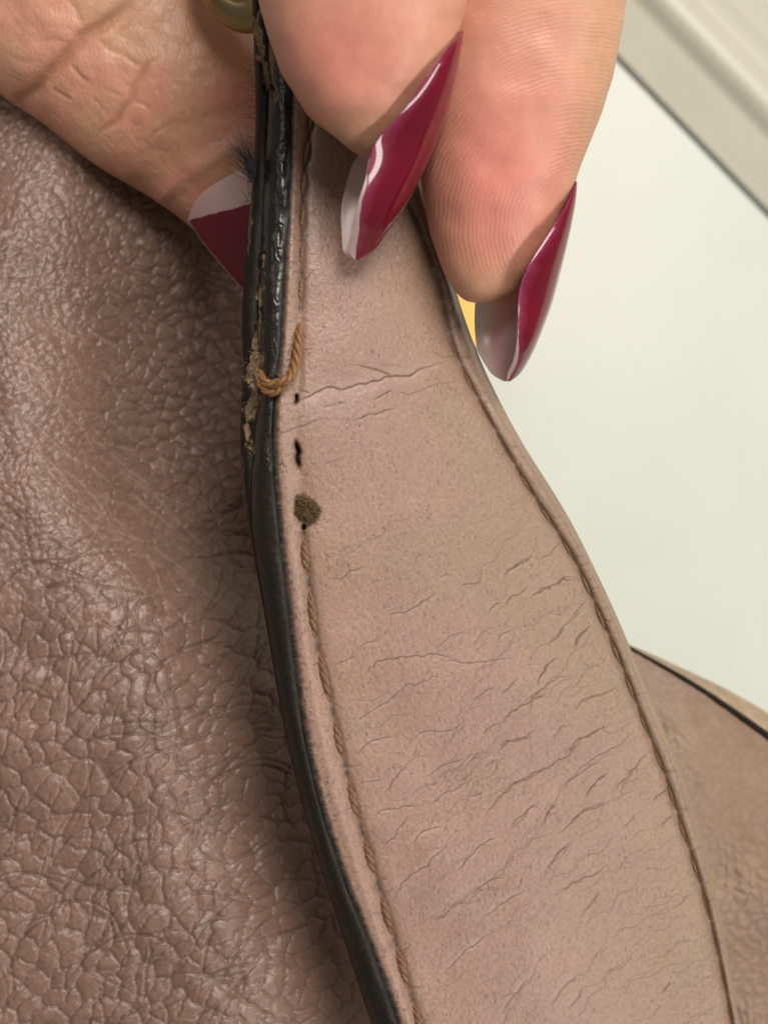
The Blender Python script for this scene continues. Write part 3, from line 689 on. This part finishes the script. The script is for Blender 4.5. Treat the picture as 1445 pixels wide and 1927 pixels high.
# --- pebbled body panel
BW = Map(); BC = Map()
def walker(mp, x, y, ang, L, wd, dep, curl, wob, steps=None, sgn=1):
    n = steps or max(5, int(L/9)); p = [(x, y)]; a = ang
    for s in range(n):
        a += curl + rng.normal(0, wob); p.append((p[-1][0] + L/n*math.cos(a), p[-1][1] - L/n*math.sin(a)))
    mp.line(p, wd, dep)
R_ = math.radians
for k in range(120):         # long folds running up to the right, flattening toward the strap
    x = rng.uniform(-60, 430); y = rng.uniform(1010, 1960)
    walker(BC, x, y, R_(rng.normal(46 if y < 1500 else 52, 9)), rng.uniform(90, 300), rng.uniform(1.7, 2.6), rng.uniform(.3, .9), R_(-rng.uniform(0.4, 2.0)), 0.10)
for k in range(34):         # steep cross lines
    x = rng.uniform(-40, 600); y = rng.uniform(1080, 1990)
    walker(BC, x, y, R_(rng.normal(78, 10)), rng.uniform(50, 190), rng.uniform(1.6, 2.4), rng.uniform(.25, .7), R_(rng.normal(0, .8)), 0.10)
for k in range(30):
    x = rng.uniform(-40, 520); y = rng.uniform(1080, 1990)
    walker(BC, x, y, R_(rng.normal(8, 12)), rng.uniform(60, 200), rng.uniform(2.0, 3.0), rng.uniform(.3, .8), R_(rng.normal(.3, .8)), 0.10)
for k in range(120):         # finer lines in the upper part
    x = rng.uniform(-40, 300); y = rng.uniform(260, 1040)
    walker(BC, x, y, R_(rng.normal(30, 25)), rng.uniform(30, 130), rng.uniform(1.4, 2.2), rng.uniform(.15, .5), R_(rng.normal(0, 1.5)), 0.16)
for k in range(190):         # pale rubbed scratches
    x = rng.uniform(-60, 330); y = rng.uniform(560, 1150)
    walker(BW, x, y, R_(rng.normal(-42, 9)), rng.uniform(40, 200), rng.uniform(1.0, 1.6), rng.uniform(.12, .55), R_(rng.normal(.2, .8)), 0.07)
for k in range(70):
    x = rng.uniform(-30, 250); y = rng.uniform(230, 560)
    walker(BW, x, y, R_(rng.normal(-65, 22)), rng.uniform(20, 110), rng.uniform(1.0, 1.5), rng.uniform(.15, .5), R_(rng.normal(0, 2)), 0.12)
for k in range(900):         # short fuzz and lint
    x = rng.uniform(-40, 600); y = rng.uniform(250, 1700)
    if abs(x - (120 + 0.5*(y - 600))) > 230: continue
    walker(BW, x, y, R_(rng.uniform(-90, 90)), rng.uniform(5, 16), rng.uniform(.9, 1.4), rng.uniform(.2, .6), 0, 0.2, 3)
nv, nu = 860, 330
yb = np.linspace(-110, 2050, nv)[:, None]; ub = np.linspace(0, 1, nu)[None, :]
x1 = XST(yb) + 40
xb = -130 + (x1 + 130) * ub; yb = yb + 0*xb
xs_, ys_ = xb, yb
# large form: swells to the left, drops into the valley beside the strap
q = np.clip((XOUT(ys_) - xs_) / 420.0, -0.4, 1.6)
depth_v = lin([-200, 300, 700, 1000, 1300, 1600, 2000], [-27, -27, -26, -23, -17, -16, -15.5])(ys_)
height_l = lin([-200, 200, 500, 900, 1300, 1700, 2000], [-22, -19.5, -13, -8, -6, -4.5, -4])(ys_)
valley_w = lin([-200, 600, 1000, 1400, 2000], [1.15, 1.1, 1.0, 0.95, 0.95])(ys_)
tt_ = np.clip(q/valley_w + 0.05, 0, 1); low_ = sst(850, 1200, ys_)
form = depth_v + (height_l - depth_v) * ((1 - low_)*sst(0.0, 1.0, q/valley_w) + low_*(1 - (1 - tt_)**2.4))
form = form - 2.5*np.clip(-q, 0, 1)*4
zb_ = form * MM
zb_ += (fbm(xs_/230, ys_/230, 3, 101) - .5) * 2.2*MM
# pebbles
wx = (fbm(xs_/80, ys_/80, 2, 111) - .5)*34; wy = (fbm(xs_/80, ys_/80, 2, 117) - .5)*34
wx += (fbm(xs_/13, ys_/13, 2, 113) - .5)*11; wy += (fbm(xs_/13, ys_/13, 2, 119) - .5)*11
def peb(scx, scy, ang, s):
    ca, sa = math.cos(ang), math.sin(ang); a = (xs_+wx)*ca - (ys_+wy)*sa; b = (xs_+wx)*sa + (ys_+wy)*ca
    f1, f2, i_ = voro(a/scx, b/scy, s); e = sst(0.0, 0.42, f2 - f1); return e, i_, f1
eA, iA, fA = peb(30, 27, 0.4, 121)        # small round grains, upper right
eB, iB, fB = peb(47, 35, R_(55), 131)     # large grains, lower part
eC, iC, fC = peb(19, 16, 0.5, 141)        # tiny
mB = sst(980, 1250, ys_ + 0.15*xs_)
mA = (1 - mB) * sst(60, 330, xs_ - 0.10*(ys_ - 500))
mC = (1 - mB) * (1 - mA)
dome = lambda e, f: (1.0 - 1.25*np.clip(f, 0, .85)**2) * (0.55 + 0.45*sst(0, .22, e))
gr_ = mB*(dome(eB, fB) + 0.12*iB)*0.76 + mA*(dome(eA, fA))*0.95 + mC*dome(eC, fC)*0.40 + mB*0.06*dome(eC, fC)
zb_ += gr_*MM*0.55
cl = BC.get(xs_, ys_); cw = BW.get(xs_, ys_)
zb_ -= cl * 0.26*MM; zb_ += cw*0.05*MM
zb_ += (fbm(xs_/9, ys_/9, 3, 151) - .5)*0.10*MM
Vb = P(xs_, ys_, zb_)
dirt_shade = np.clip(cl*0.55, 0, .6) + 0.42*mB*(1-sst(0,.3,eB))*0.8 + 0.55*mA*(1-sst(0,.4,eA))*0.8 + mC*(1-sst(0,.5,eC))*.35  # brown in folds and between grains, dirt and painted shade together
dirt_shade = np.clip(dirt_shade, 0, .75)*0.6
wear = np.clip(cw*0.62, 0, .6) + 0.10*sst(.55, .75, fbm(xs_/6, ys_/6, 3, 160))*(mC + .3)
# the upper right flank is a paler, greyer hide
body = obj('body_panel', mesh('body_panel', Vb.reshape(-1, 3), gridF(nv, nu)[:, ::-1], {'dirt_shade': dirt_shade, 'wear': wear, 'stain': 0*dirt_shade}), M_BODY, bag)
body['label'] = 'pebbled brown leather side of the bag'

# --- rear panel at the lower right, with its own black edge and suede lining
XB = lambda x: spl([1100, 1190, 1280, 1360, 1445, 1700], [1170, 1222, 1273, 1325, 1386, 1560])(x)
nv, nu = 330, 220
xr_ = np.linspace(1000, 1640, nu)[None, :]; tv = np.linspace(0, 1, nv)[:, None]
yt = XB(xr_); yr2 = yt + (2150 - yt)*tv; xr2 = xr_ + 0*yr2
zr = -30*MM - 6*MM*sst(1250, 1600, xr2) + 2.5*MM*np.sin(tv*3.0) - 1.5*MM*np.exp(-((yr2-yt)/60)**2)
zr += (fbm(xr2/120, yr2/150, 3, 201) - .5)*2.2*MM
wx2 = (fbm(xr2/60, yr2/60, 3, 205) - .5)*50
f1, f2, i_ = voro((xr2+wx2)/20, (yr2+wx2)/25, 211); e = sst(0, .4, f2-f1)
mk = sst(1250, 1420, xr2)*sst(1450, 1700, yr2)*.8 + .4
zr += e*(1-.5*f1)*0.20*MM*mk
zr += (fbm(xr2/22, yr2/16, 3, 220) - .5)*0.14*MM
Vr_ = P(xr2, yr2, zr)
back = obj('back_panel', mesh('back_panel', Vr_.reshape(-1, 3), gridF(nv, nu)[:, ::-1], {'dirt_shade': (1-e)*mk*0.18, 'wear': 0*e, 'stain': 0*e}), M_BACK, bag)  # gaps between grains browned as dirt with painted shade
back['label'] = 'tan leather rear side of the bag behind the strap'
px = np.linspace(1000, 1640, 160); pe = P(px, XB(px), zr[0] [np.linspace(0, nu-1, 160).astype(int)] + 0.1*MM)
Vt, Ft = tube(resample(pe, 160), np.interp(np.linspace(1000, 1640, 160), [1190, 1445], [3.5, 9])*K, 12)
obj('painted_edge', mesh('rear_panel_edge', Vt, Ft, {'wear': np.zeros(len(Vt)), 'fade': np.ones(len(Vt))}), M_EDGE, back)
# lining behind the edge
XL = lambda x: spl([1100, 1190, 1280, 1360, 1445, 1700], [1184, 1212, 1252, 1290, 1338, 1500])(x)
tv2 = np.linspace(0, 1, 30)[:, None]; xl_ = np.linspace(1000, 1640, 120)[None, :]
zl = np.interp(xl_, xr_[0], zr[0]) - 0.6*MM - 4*MM*tv2
zl = zl + 1.6*MM*np.sin(np.pi*tv2)
yl = XB(xl_)*(1 - tv2) + XL(xl_)*tv2 + 4
obj('lining', mesh('lining', P(xl_ + 0*yl, yl, zl).reshape(-1, 3), gridF(30, 120)), M_LINING, back)

# ------------------------------------------------------------------ hand
TC = Map(); TW = Map()
def c1_(*p): return [(x/2.58, y/2.58) for x, y in p]
for p, wd, dp in [([(-120,520),(-20,500),(60,480),(160,430),(250,350),(320,270),(400,170),(480,130),(560,70),(640,10),(700,-60)], 13, 1.0),
                  ([(460,670),(540,600),(610,520),(660,410),(700,340),(730,300),(790,280)], 6, .6), ([(320,270),(350,320),(400,380),(440,410)], 3.6, .6),
                  ([(560,220),(600,260),(660,310),(700,320)], 3.6, .55), ([(-60,150),(70,110),(200,100)], 3.2, .35), ([(330,-20),(360,40),(390,90),(400,160)], 4.5, .5),
                  ([(240,420),(300,460),(350,480)], 3.2, .4), ([(720,690),(760,640),(830,590)], 3.2, .35), ([(620,500),(680,500),(740,540)], 3.0, .35), ([(480,180),(520,230),(600,270)], 3.4, .5),
                  ([(640,690),(690,680),(730,720)], 3.0, .25), ([(180,210),(240,190),(330,200)], 3.4, .35), ([(80,480),(110,540),(150,570)], 3.5, .4), ([(500,420),(560,450),(620,470)], 2.6, .3),
                  ([(0,290),(90,280),(180,300)], 2.8, .25), ([(540,120),(620,130),(700,110)], 2.8, .25), ([(420,450),(480,500),(520,560)], 2.6, .3), ([(400,600),(460,560),(500,500)], 2.6, .25)]:
    TC.line(jitter(c1_(*p), 1.2, 14), wd, dp if wd > 5 else dp*.6)
for k in range(170):
    x, y = rng.uniform(-40, 400), rng.uniform(-40, 330)
    walker(TC, x, y, R_(rng.normal(-35 if rng.random() < .6 else 50, 16)), rng.uniform(12, 45), rng.uniform(1.4, 2.2), rng.uniform(.04, .15), 0, .2, 5)
for p in [(300, 460), (340, 640), (700, 180), (760, 160), (610, 500), (520, 230)]: pass

HV, HF, HA, hoff = [], [], {k: [] for k in ('blush', 'tan', 'crease', 'ridge', 'ridge_mask', 'lines')}, 0
def finger(rows, tip_s, frame, zc, bz, ns=300, na=300, smax=900, kind='', sq=2.15):
    """rows (s, L, R) outline along the axis; frame maps (s, w) to photo-plane px; sections are ellipses"""
    global hoff
    O, d, p = frame; H = 300.0
    r = np.array(sorted([(math.sqrt(max(0, tip_s - s)/H), L, R) for s, L, R in rows]))
    fL, fR = spl(r[:, 0], r[:, 1]), spl(r[:, 0], r[:, 2])
    qm = r[-1, 0]; qq = np.concatenate([np.linspace(0, 1.35, int(ns*.82)), np.linspace(1.36, qm, int(ns*.18))]) if qm > 1.4 else np.linspace(0, qm, ns)
    q = qq[:, None]; s = tip_s - H*q**2
    th0 = np.linspace(0, 2*np.pi, na, endpoint=False)[None, :]
    L, R_o = fL(q), fR(q); c = (L+R_o)/2; hw = (R_o-L)/2
    cs, sn = np.cos(th0), np.sin(th0)
    ww = c + hw*np.sign(cs)*np.abs(cs)**(2/sq)
    z_c = zc(s); b_ = bz(s) * np.clip(np.minimum(1, (hw/np.max(hw[:int(ns*.8)]))*1.0), 0, 1)**0.8
    z = z_c + b_*np.sign(sn)*np.abs(sn)**(2/sq)
    px = O[0] + d[0]*s + p[0]*ww; py = O[1] + d[1]*s + p[1]*ww
    V = P(px, py, z_c + 0*ww); V[..., 2] = z                         # section stays a section: no drift with depth
    # keep the silhouette where it is
    # normals for relief
    ds = np.gradient(V, axis=0); dt = (np.roll(V, -1, 1) - np.roll(V, 1, 1)); nn = np.cross(ds, dt); nn /= np.linalg.norm(nn, axis=-1)[..., None] + 1e-12
    out = V - np.stack([V[..., 0].mean(1)[:, None] + 0*z, V[..., 1].mean(1)[:, None] + 0*z, z_c + 0*z], -1)
    nn *= np.sign((nn*out).sum(-1))[..., None]
    X, Y = unP(V); front = sst(-0.15, 0.25, nn[..., 2])
    A = {k: np.zeros(X.shape) for k in HA}
    if kind == 'thumb':
        cr = TC.get(X, Y)*front; V = V - nn*(cr*0.60*MM)[..., None]
        V = V + nn*((fbm(X/60, Y/60, 2, 301)-.5)*0.6*MM*front)[..., None]
        V = V + nn*((fbm(X/13, Y/13, 3, 305)-.5)*0.07*MM*front)[..., None]
        # nail fold
        sN = 186 + 0.18*ww; V = V + nn*(0.35*MM*np.exp(-((s - sN + 22)/16)**2)*front)[..., None]
        A['crease'] = np.clip(cr*0.75, 0, .65); A['lines'] = 0.4*front
        A['tan'] = 0.5*sst(.4, .7, fbm(X/90, Y/90, 2, 311)) + 0.4*np.exp(-((s - sN + 10)/12)**2)
        A['blush'] = 0.12 + 0.4*np.exp(-(((X-350)/130)**2 + ((Y-250)/150)**2))
    elif kind == 'index':
        V = V + nn*((fbm(X/90, Y/90, 2, 321)-.5)*0.5*MM)[..., None]
        A['blush'] = 0.7*np.exp(-(((X-640)/150)**2 + ((Y-110)/130)**2)); A['tan'] = 0.45*np.exp(-(((X-660)/110)**2 + ((Y-265)/50)**2))
        A['ridge'] = 2*np.pi*np.hypot(X-900, Y-500)/8.0; A['ridge_mask'] = 0.10 + 0*X; A['lines'] = 0.12 + 0*X
    else:
        V = V + nn*((fbm(X/90, Y/90, 2, 331)-.5)*0.6*MM)[..., None]
        A['ridge'] = 2*np.pi*np.hypot((X-1090)*1.0, (Y-430)*0.95)/8.2
        A['ridge_mask'] = np.clip(1.05*sst(30, 140, np.hypot(X-1090, Y-430)), 0, 1)*sst(560, 480, Y)
        A['blush'] = 0.9*np.exp(-(((X-930)/130)**2 + ((Y-320)/210)**2)); A['tan'] = 0.55*np.exp(-(((X-910)/90)**2 + ((Y-545)/50)**2)) + .45*sst(1050, 1130, X)
        A['lines'] = 0.12 + 0*X
        for (yy0, x0, x1) in [(492, 985, 1030), (500, 975, 1022), (478, 990, 1036), (510, 965, 1010), (468, 1000, 1040)]:
            pass
    n_s = V.shape[0]
    HV.append(V.reshape(-1, 3)); HF.append(gridF(n_s, na, True, hoff))
    for k in HA: HA[k].append(A[k].ravel())
    hoff += n_s*na
    return fL, fR
up = ((0.0, 0.0), (0.0, 1.0), (1.0, 0.0))
# index finger: nearest, over the strap
zi = lin([-900, 0, 300], [13*MM, 9.5*MM, 8.2*MM]); bi = lin([-900, 0, 300], [8.5*MM, 7.6*MM, 7.2*MM])
finger([(300, 701, 701), (296, 684, 714), (289, 668, 724), (272, 643, 744), (242, 608, 772), (218, 582, 790), (183, 557, 815), (149, 538, 833), (100, 518, 852), (50, 502, 868), (0, 490, 879), (-120, 474, 890), (-400, 470, 900), (-900, 500, 940)],
       300, up, zi, bi, kind='index')
# middle finger, behind it and to the right
zm = lin([-900, 0, 570], [6*MM, 1.8*MM, 0.2*MM]); bm_ = lin([-900, 0, 570], [8.5*MM, 7.8*MM, 6.8*MM])
finger([(569, 918, 918), (566, 884, 948), (558, 868, 966), (545, 856, 980), (520, 841, 1000), (480, 824, 1026), (430, 807, 1048), (380, 796, 1064), (340, 790, 1080), (280, 788, 1104), (210, 790, 1131), (140, 797, 1151), (60, 808, 1166), (0, 815, 1176), (-120, 830, 1190), (-400, 850, 1210), (-900, 860, 1220)],
       569, up, zm, bm_, kind='middle')
# thumb, behind the strap
td = np.array([0.64, 0.77]); td /= np.hypot(*td); tpv = np.array([td[1], -td[0]])
FT = (np.array([304.0, 194.0]), td, tpv)
zt = lin([-1100, -300, 350], [-12*MM, -17.5*MM, -18.5*MM]); bt = lin([-1100, -300, -100, 350], [10*MM, 9.0*MM, 8.2*MM, 6.8*MM])
finger([(352, 10, 10), (346, -36, 58), (330, -62, 90), (300, -85, 120), (260, -99, 145), (196, -110, 172), (142, -123, 190), (75, -146, 208), (10, -169, 220), (-65, -186, 226), (-140, -203, 230), (-199, -221, 232), (-300, -228, 232), (-500, -220, 230), (-1100, -240, 240)],
       352, FT, zt, bt, kind='thumb')
# palm out of the frame, joining the three
n1, n2 = 60, 60
uq, vq = np.meshgrid(np.linspace(0, 2*np.pi, n1, endpoint=False), np.linspace(0.001, np.pi-0.001, n2), indexing='ij')
cp = P(480, -1150, 4*MM)
pm = np.stack([cp[0] + 0.040*np.cos(uq)*np.sin(vq), cp[1] + 0.030*np.sin(uq)*np.sin(vq), cp[2] + 0.015*np.cos(vq)], -1).reshape(-1, 3)
Fp = gridF(n1, n2); wrapF = np.stack([np.arange(n2-1) + (n1-1)*n2, np.arange(n2-1), np.arange(n2-1)+1, np.arange(n2-1)+1 + (n1-1)*n2], 1)
HV.append(pm); HF.append(np.concatenate([Fp, wrapF]) + hoff)
for k in HA: HA[k].append(np.zeros(len(pm)))
hand = obj('hand', mesh('hand', np.concatenate(HV), np.concatenate(HF), {k: np.concatenate(v) for k, v in HA.items()}), M_SKIN)
hand['label'] = 'hand with long dark red nails pinching the leather strap between thumb and two fingers'; hand['category'] = 'hand'

# --- nails of the two front fingers: curved shells standing past the finger tips
def shell_nail(rows, zc, zN, zF, base_red, ns=190, na=200, seed=0, lab=''):
    r = np.array(rows, float); s = np.r_[0, np.cumsum(np.hypot(np.diff(r[:, 0]), np.diff(r[:, 1]) * .2))]
    y0, yt = r[0, 0], r[-1, 0]
    # sample finely at both rounded ends
    k = np.linspace(0, 1, ns); y = (y0 + (yt - y0) * (0.5 - 0.5*np.cos(np.pi*k)))
    f = [spl(r[:, 0], r[:, j])(y) for j in (1, 2, 3)]
    xN, xO, xF = f; zn = zc(y) + spl(*zN)(y)*MM; zf = zc(y) + spl(*zF)(y)*MM
    ph = np.linspace(0, np.pi, na)[None, :]
    def arc(extra):
        wN = np.stack([xN*K, zn], -1); wF = np.stack([xF*K, zf], -1); M_ = (wN+wF)/2; h = (wN - wF)/2
        nrm = np.stack([h[:, 1], -h[:, 0]], -1); nl = np.linalg.norm(nrm, axis=1)[:, None] + 1e-12; nrm /= nl
        tgt = np.clip((xO*K - M_[:, 0])**2 - h[:, 0]**2, (2*K)**2, None); b = np.sqrt(tgt)/np.clip(nrm[:, 0], .3, 1)
        sx = M_[:, None, 0] + h[:, None, 0]*np.cos(ph) + (b[:, None] + extra)*nrm[:, None, 0]*np.sin(ph)
        szz = M_[:, None, 1] + h[:, None, 1]*np.cos(ph) + (b[:, None] + extra)*nrm[:, None, 1]*np.sin(ph)
        xp = sx/K
        return P(xp, y[:, None] + 0*xp, zc(y)[:, None] + 0*xp)*np.array([1, 1, 0]) + np.stack([0*xp, 0*xp, szz], -1)
    outer = arc(0.0); inner = arc(-0.30*MM)
    V = np.concatenate([outer.reshape(-1, 3), inner.reshape(-1, 3)]); n0 = ns*na
    F = [gridF(ns, na), gridF(ns, na, off=n0)[:, ::-1]]
    for col_ in (0, na-1):
        i = np.arange(ns-1)*na + col_; F.append(np.stack([i, i+na, i+na+n0, i+n0], 1))
    for row_ in (0, ns-1):
        i = np.arange(na-1) + row_*na; F.append(np.stack([i, i+1, i+1+n0, i+n0], 1))
    nl = obj('fingernail', mesh('fingernail', V, F), M_NAIL, hand); nl['label'] = lab
    # polish: a slightly proud skin on the outside, ragged along the near rim
    pol = arc(0.09*MM); yy_ = y[:, None] + 0*ph; phn = ph + 0*yy_
    wob = (fbm(yy_/26, phn*1.5, 3, seed) - .5)
    t0 = base_red(yy_) + wob*0.05
    keep = (phn > t0) & (phn < np.pi - 0.75) & (k[:, None] < 0.985) & (k[:, None] > 0.03)
    rub = np.clip(0.95 - (phn - np.maximum(t0, 0))/0.26 + (fbm(yy_/14, phn*4, 3, seed+3)-.5)*0.8, 0, 1)*0.7
    G = gridF(ns, na); kk = keep.ravel()[G].all(1); G = G[kk]
    used = np.unique(G); rm = -np.ones(ns*na, int); rm[used] = np.arange(len(used))
    po = obj('nail_polish', mesh('nail_polish', pol.reshape(-1, 3)[used], rm[G], {'rub': rub.ravel()[used]}), M_POLISH, nl)
    so = po.modifiers.new('coat', 'SOLIDIFY'); so.thickness = 0.06*MM; so.offset = 0
    return nl
shell_nail([(62, 868, 870, 860), (100, 846, 865, 800), (165, 802, 852, 748), (230, 757, 832, 702), (290, 704, 808, 660), (340, 690, 784, 645), (400, 673, 750, 640), (450, 660, 716, 643), (475, 656, 694, 649), (488, 666, 672, 662)],
           spl([0, 150, 290, 400, 490], [9.3*MM, 8.9*MM, 8.0*MM, 6.4*MM, 4.4*MM]), ([62, 100, 165, 230, 290, 400, 488], [1.0, 3.0, 4.6, 4.6, 3.9, 3.0, 0.3]), ([62, 165, 290, 400, 488], [-1, -4, -5.0, -3.4, -.3]),
           lambda y: np.interp(y, [60, 240, 300, 420, 480], [-.1, -.1, -.02, 0.10, 0.34]), seed=400, lab='long dark red nail of the index finger, pale underneath')
shell_nail([(343, 1081, 1083, 1076), (375, 1068, 1080, 1030), (410, 1050, 1074, 985), (470, 1012, 1062, 935), (530, 978, 1048, 905), (565, 969, 1039, 899), (620, 968, 1019, 899), (660, 966, 1002, 906), (690, 959, 986, 920), (708, 953, 971, 934), (717, 954, 958, 949)],
           spl([300, 450, 570, 660, 720], [1.2*MM, 0.9*MM, 0.3*MM, -0.8*MM, -2.0*MM]), ([343, 375, 410, 470, 530, 565, 660, 717], [0.8, 2.2, 3.6, 4.9, 4.8, 4.2, 3.0, 0.3]), ([343, 410, 565, 660, 717], [-1, -4, -5, -3.5, -.3]),
           lambda y: np.interp(y, [340, 520, 560, 640, 700], [-.1, -.1, -.05, 0.02, 0.25]), seed=430, lab='long dark red nail of the middle finger beside the white table')
# --- thumb nail, facing the camera, its tip behind the strap
ns, na = 420, 120
sq_ = np.linspace(0, 1, ns)[:, None]; wn = np.linspace(-1, 1, na)[None, :]
s_end = 560.0
wid = lambda s: np.interp(s, [165, 205, 250], [92, 103, 108])*np.sqrt(np.clip(1 - np.clip((s - 330)/(s_end - 330), 0, 1)**2.0, 0.0004, 1))
s0_ = 184 + 0.18*100*wn + 34*np.abs(wn)**3.2
S = s0_ + (s_end - s0_)*sq_
Wd = wid(S)*wn
ztn = zt(S) + (bt(S)*0.98 + .15*MM)*np.sqrt(np.clip(1 - ((Wd - 20)/150)**2, 0, 1)) - 2.4*MM*sst(300, 560, S)**1.2
pxn = FT[0][0] + td[0]*S + tpv[0]*Wd; pyn = FT[0][1] + td[1]*S + tpv[1]*Wd
Vn = P(pxn, pyn, ztn)
Vi = Vn.copy(); Vi[..., 2] -= 0.5*MM
V = np.concatenate([Vn.reshape(-1, 3), Vi.reshape(-1, 3)]); n0 = ns*na
F = [gridF(ns, na), gridF(ns, na, off=n0)[:, ::-1]]
for col_ in (0, na-1):
    i = np.arange(ns-1)*na + col_; F.append(np.stack([i, i+na, i+na+n0, i+n0], 1))
for row_ in (0, ns-1):
    i = np.arange(na-1) + row_*na; F.append(np.stack([i, i+1, i+1+n0, i+n0], 1))
tn = obj('fingernail', mesh('fingernail_thumb', V, F), M_NAIL, hand); tn['label'] = 'thumb nail with pale base and dark red end, partly behind the strap'
keep = (S > 248 + 0.46*Wd + (fbm(Wd/9, S*0, 3, 460)-.5)*5) & (np.abs(wn) < .985) & (sq_ < .985)
G = gridF(ns, na); kk = keep.ravel()[G].all(1); G = G[kk]; used = np.unique(G); rm = -np.ones(ns*na, int); rm[used] = np.arange(len(used))
Vp = Vn.copy(); Vp[..., 2] += 0.09*MM
po = obj('nail_polish', mesh('nail_polish_thumb', Vp.reshape(-1, 3)[used], rm[G], {'rub': np.zeros(len(used))}), M_POLISH, tn)
so = po.modifiers.new('coat', 'SOLIDIFY'); so.thickness = 0.06*MM; so.offset = 0
